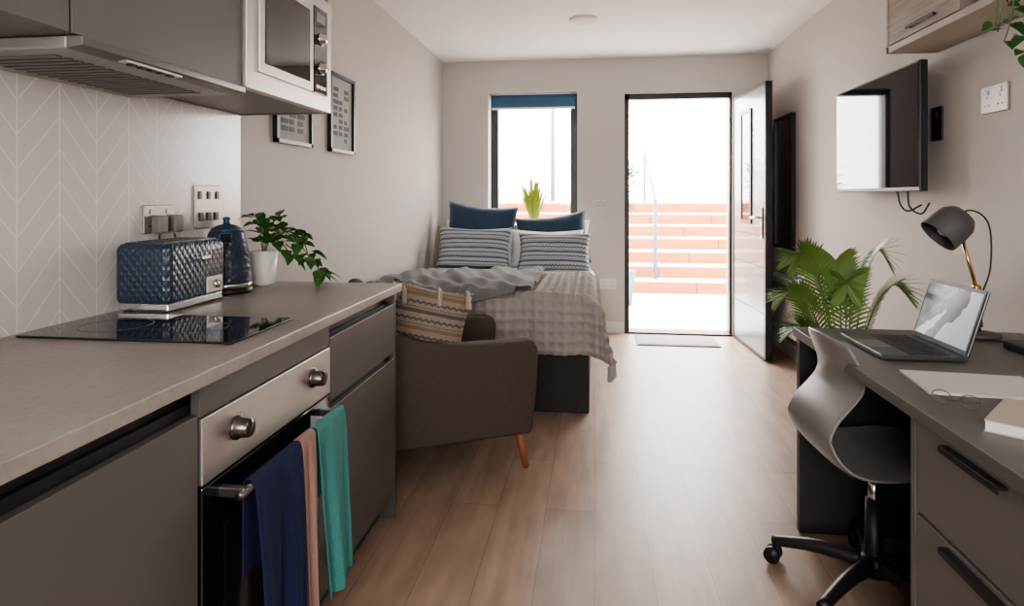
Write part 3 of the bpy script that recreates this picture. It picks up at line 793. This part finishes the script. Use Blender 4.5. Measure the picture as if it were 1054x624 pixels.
# palm
pm = P('potted_palm')
px, py = 1.06, 2.86
lathe('pot', [(.11, 0), (.12, .01), (.145, .32), (.15, .33), (.14, .335), (.132, .31), (0, .305)], M('pot_grey', (.30, .29, .28), .6), pm, (px, py, 0))
lathe('soil', [(0, .306), (.133, .308)], soilM, pm, (px, py, 0.002))
V, F, SV, SF = [], [], [], []
rnd = random.Random(5)
fr = [(185, .99, .17, .5), (170, .82, .20, .42), (20, 1.00, .17, .48), (355, .86, .19, .42), (90, .95, .12, .42), (120, .90, .16, .4), (60, .93, .17, .40), (250, .88, .06, .45), (150, .66, .16, .4)]
for az, ht_, spread, L in fr:
    a = radians(az)+rnd.uniform(-.1, .1)
    o = Vector((cos(a), sin(a), 0)); b = Vector((px, py, .31))+o*.03
    pts = catmull([b, b+o*spread*.15+Vector((0, 0, (ht_-.31)*.45)), b+o*spread*.5+Vector((0, 0, (ht_-.31)*.85)), b+o*spread*.85+Vector((0, 0, (ht_-.31)*1.0)), b+o*spread*1.12+Vector((0, 0, (ht_-.31)*.95))], 14)
    v, f = tube_geo(pts, (.005, .0015), 6); bb_ = len(SV); SV += v; SF += [tuple(bb_+i for i in qq) for qq in f]
    n = len(pts)
    for i in range(int(n*.34), n):
        tt = (i-n*.34)/(n*.66)
        t = (pts[min(i+1, n-1)]-pts[i-1]).normalized()
        side = (Vector((-sin(a), cos(a), 0))*.75+Vector((.6, 0, .1))).normalized()
        side = (side-t*side.dot(t)).normalized()
        for s in (-1, 1):
            dr = (side*s*(.95-.5*tt)+t*(.55+.5*tt)+Vector((0, 0, .18))).normalized()
            ll = (.05+.10*sin(pi*min(1, tt*.75+.25)))
            wd = dr.cross(side.cross(t)).normalized()
            if (pts[i]+dr*ll).y < 2.52: dr.y = abs(dr.y)
            blade(V, F, pts[i], dr, wd, ll*rnd.uniform(.9, 1.1), .0058, .22, bladep, .25, 4)
obj('stems', SV, SF, stemM, pm); obj('fronds', V, F, palmM, pm)

# ------------------------------------------------------------------ desk chair
dc = P('office_chair', (.86, 2.09, 0), radians(4))
prof = [(.215, .425, .17), (.20, .448, .19), (.12, .458, .205), (0, .448, .21), (-.10, .446, .21), (-.155, .462, .20), (-.190, .50, .180), (-.200, .55, .162), (-.185, .60, .155), (-.150, .65, .152), (-.130, .69, .155), (-.135, .74, .158), (-.155, .79, .152), (-.172, .83, .135), (-.177, .842, .105)]
pc = catmull([Vector((a, c, b)) for a, b, c in prof], 3)
V, F = [], []; nw = 16
for i, p in enumerate(pc):
    g = i/(len(pc)-1)
    for j in range(nw+1):
        u = 2*j/nw-1
        hw = p.y
        curl = u*u
        x = p.x+(.03*curl if g > .5 else 0)*min(1, (g-.5)*4)
        z = p.z-.022+(.018*curl*curl if g < .5 else 0)
        if g > .93: z -= .02*abs(u)**3
        V.append((x, u*hw, z))
for i in range(len(pc)-1):
    for j in range(nw):
        a = i*(nw+1)+j; F.append((a, a+1, a+nw+2, a+nw+1))
sh = obj('shell', V, F, shellM, dc)
sm = sh.modifiers.new('s', 'SOLIDIFY'); sm.thickness = .010; sm.offset = 0
sh.modifiers.new('ss', 'SUBSURF').levels = 1
box('under_plate', -.10, .10, -.07, .07, .385, .418, black, dc, .008)
lathe('column_upper', [(.016, .22), (.016, .39)], chrome, dc)
lathe('column_lower', [(.03, .09), (.028, .12), (.024, .30), (.0, .30)], black, dc)
lathe('hub', [(.0, .065), (.045, .07), (.045, .11), (.03, .13), (0, .13)], black, dc)
tube('lever', [(0, -.05, .395), (.02, -.16, .39), (.02, -.22, .38)], .006, black, dc)
for i in range(5):
    a = radians(146+72*i); c, s = cos(a), sin(a)
    tube('leg_%d' % i, [(c*.03, s*.03, .10), (c*.16, s*.16, .098), (c*.30, s*.30, .07)], (.026, .016), black, dc, res=12)
    tube('caster_stem_%d' % i, [(c*.295, s*.295, .075), (c*.295, s*.295, .04)], .008, black, dc)
    for q_ in (-1, 1):
        ox, oy = -s*.014*q_, c*.014*q_
        V = Vector((c*.30+ox, s*.30+oy, .027)); ax = Vector((-s, c, 0))
        tube('wheel_%d_%d' % (i, q_), [V-ax*.009, V+ax*.009], .026, black, dc, res=20, curved=False)

# ------------------------------------------------------------------ outdoors
box('ground_outside', -14, 14, YF+T+.001, 30, -.10, -.02, concrete)
box('ground_rear', -14, 14, -14, YR-T-.001, -.10, -.02, concrete)
fn = P('terraced_steps')
NS = 7; R_ = .168; D_ = .30
boxes('risers', [(-5, 7, 8.4+D_*i, 8.4+D_*i+.06, -.02+R_*i, -.02+R_*(i+1)-.02) for i in range(NS)], terraM, fn)
boxes('treads', [(-5, 7, 8.40+D_*i, 8.4+D_*(i+1)+(4 if i == NS-1 else 0), -.02+R_*(i+1)-.022, -.02+R_*(i+1)) for i in range(NS)], gravelM, fn)
boxes('fill', [(-5, 7, 8.46+D_*i, 8.4+D_*(i+1)+(4 if i == NS-1 else 0), -.02, -.02+R_*(i+1)-.022) for i in range(NS)], gravelM, fn)
boxes('joints', [(-5+.9*j+.45*(i % 2), -4.992+.9*j+.45*(i % 2), 8.4+D_*i-.002, 8.4+D_*i, -.02+R_*i, -.02+R_*(i+1)-.02) for i in range(NS) for j in range(13)], soilM, fn)
po = P('handrail')
tube('post', [(.80, 8.55, .148), (.80, 8.55, 1.20)], .028, greyMet, po, curved=False)
tube('post_2', [(.80, 10.35, 1.156), (.80, 10.35, 2.0)], .02, greyMet, po, curved=False)
tube('rail', [(.80, 8.55, 1.18), (.80, 10.35, 1.98)], .016, greyMet, po, curved=False)
sl = P('street_lamp'); lx, ly = -.80, 12.2
tube('pole', [(lx, ly, 1.156), (lx, ly, 4.2)], (.045, .035), greyMet, sl, curved=False)
box('lamp_head', lx-.3, lx+.1, ly-.1, ly+.1, 4.2, 4.28, greyMet, sl, .02)
bt = P('potted_bay_tree')
lathe('pot', [(.15, 0), (.2, .4), (.18, .4), (0, .37)], greyMet, bt, (.28, 7.5, -.02))
tube('trunk', [(.28, 7.5, .35), (.28, 7.5, 1.5)], .015, woodleg, bt, curved=False)
V, F = [], []
for i in range(300):
    dv = Vector((rnd.gauss(0, 1), rnd.gauss(0, 1), rnd.gauss(0, 1.3))).normalized()
    b = Vector((.28, 7.5, 1.36))+Vector((dv.x, dv.y, dv.z*1.3))*rnd.uniform(.02, .26)
    blade(V, F, b, dv+Vector((0, 0, .2)), dv.cross(Vector((.3, .2, 1))), .10, .022, .2, leafp, .2, 4)
obj('foliage', V, F, leafM, bt)

recentre()

# ------------------------------------------------------------------ light
W = bpy.data.worlds.new('sky'); scene.world = W; W.use_nodes = True
nt = W.node_tree; bg = nt.nodes['Background']
bg.inputs['Color'].default_value = (1.0, .97, .942, 1); bg.inputs['Strength'].default_value = 13.0
def portal(name, loc, rot, sx_, sy_):
    l = bpy.data.lights.new(name, 'AREA'); l.shape = 'RECTANGLE'; l.size = sx_; l.size_y = sy_
    l.cycles.is_portal = True
    o = bpy.data.objects.new(name, l); o.location = loc; o.rotation_euler = rot; COL.objects.link(o)
portal('portal_door', ((DX0+DX1)/2, YF+.24, DZ1/2), (-pi/2, 0, 0), DX1-DX0, DZ1)
portal('portal_window', ((WX0+WX1)/2, YF+.24, (WZ0+WZ1)/2), (-pi/2, 0, 0), WX1-WX0, WZ1-WZ0)
portal('portal_rear', ((RX0+RX1)/2, YR-.24, (RZ0+RZ1)/2), (pi/2, 0, 0), RX1-RX0, RZ1-RZ0)

# ------------------------------------------------------------------ camera
cam = bpy.data.cameras.new('camera'); co = bpy.data.objects.new('camera', cam); COL.objects.link(co)
cam.sensor_width = 36; cam.lens = 650/1054*36; cam.shift_y = -109/1054; cam.clip_start = .05
co.location = (0, 0, 1.235); co.rotation_euler = (pi/2, 0, radians(7.45))
scene.camera = co
scene.view_settings.view_transform = 'AgX'
scene.view_settings.look = 'AgX - Medium High Contrast'
scene.view_settings.exposure = 0.6
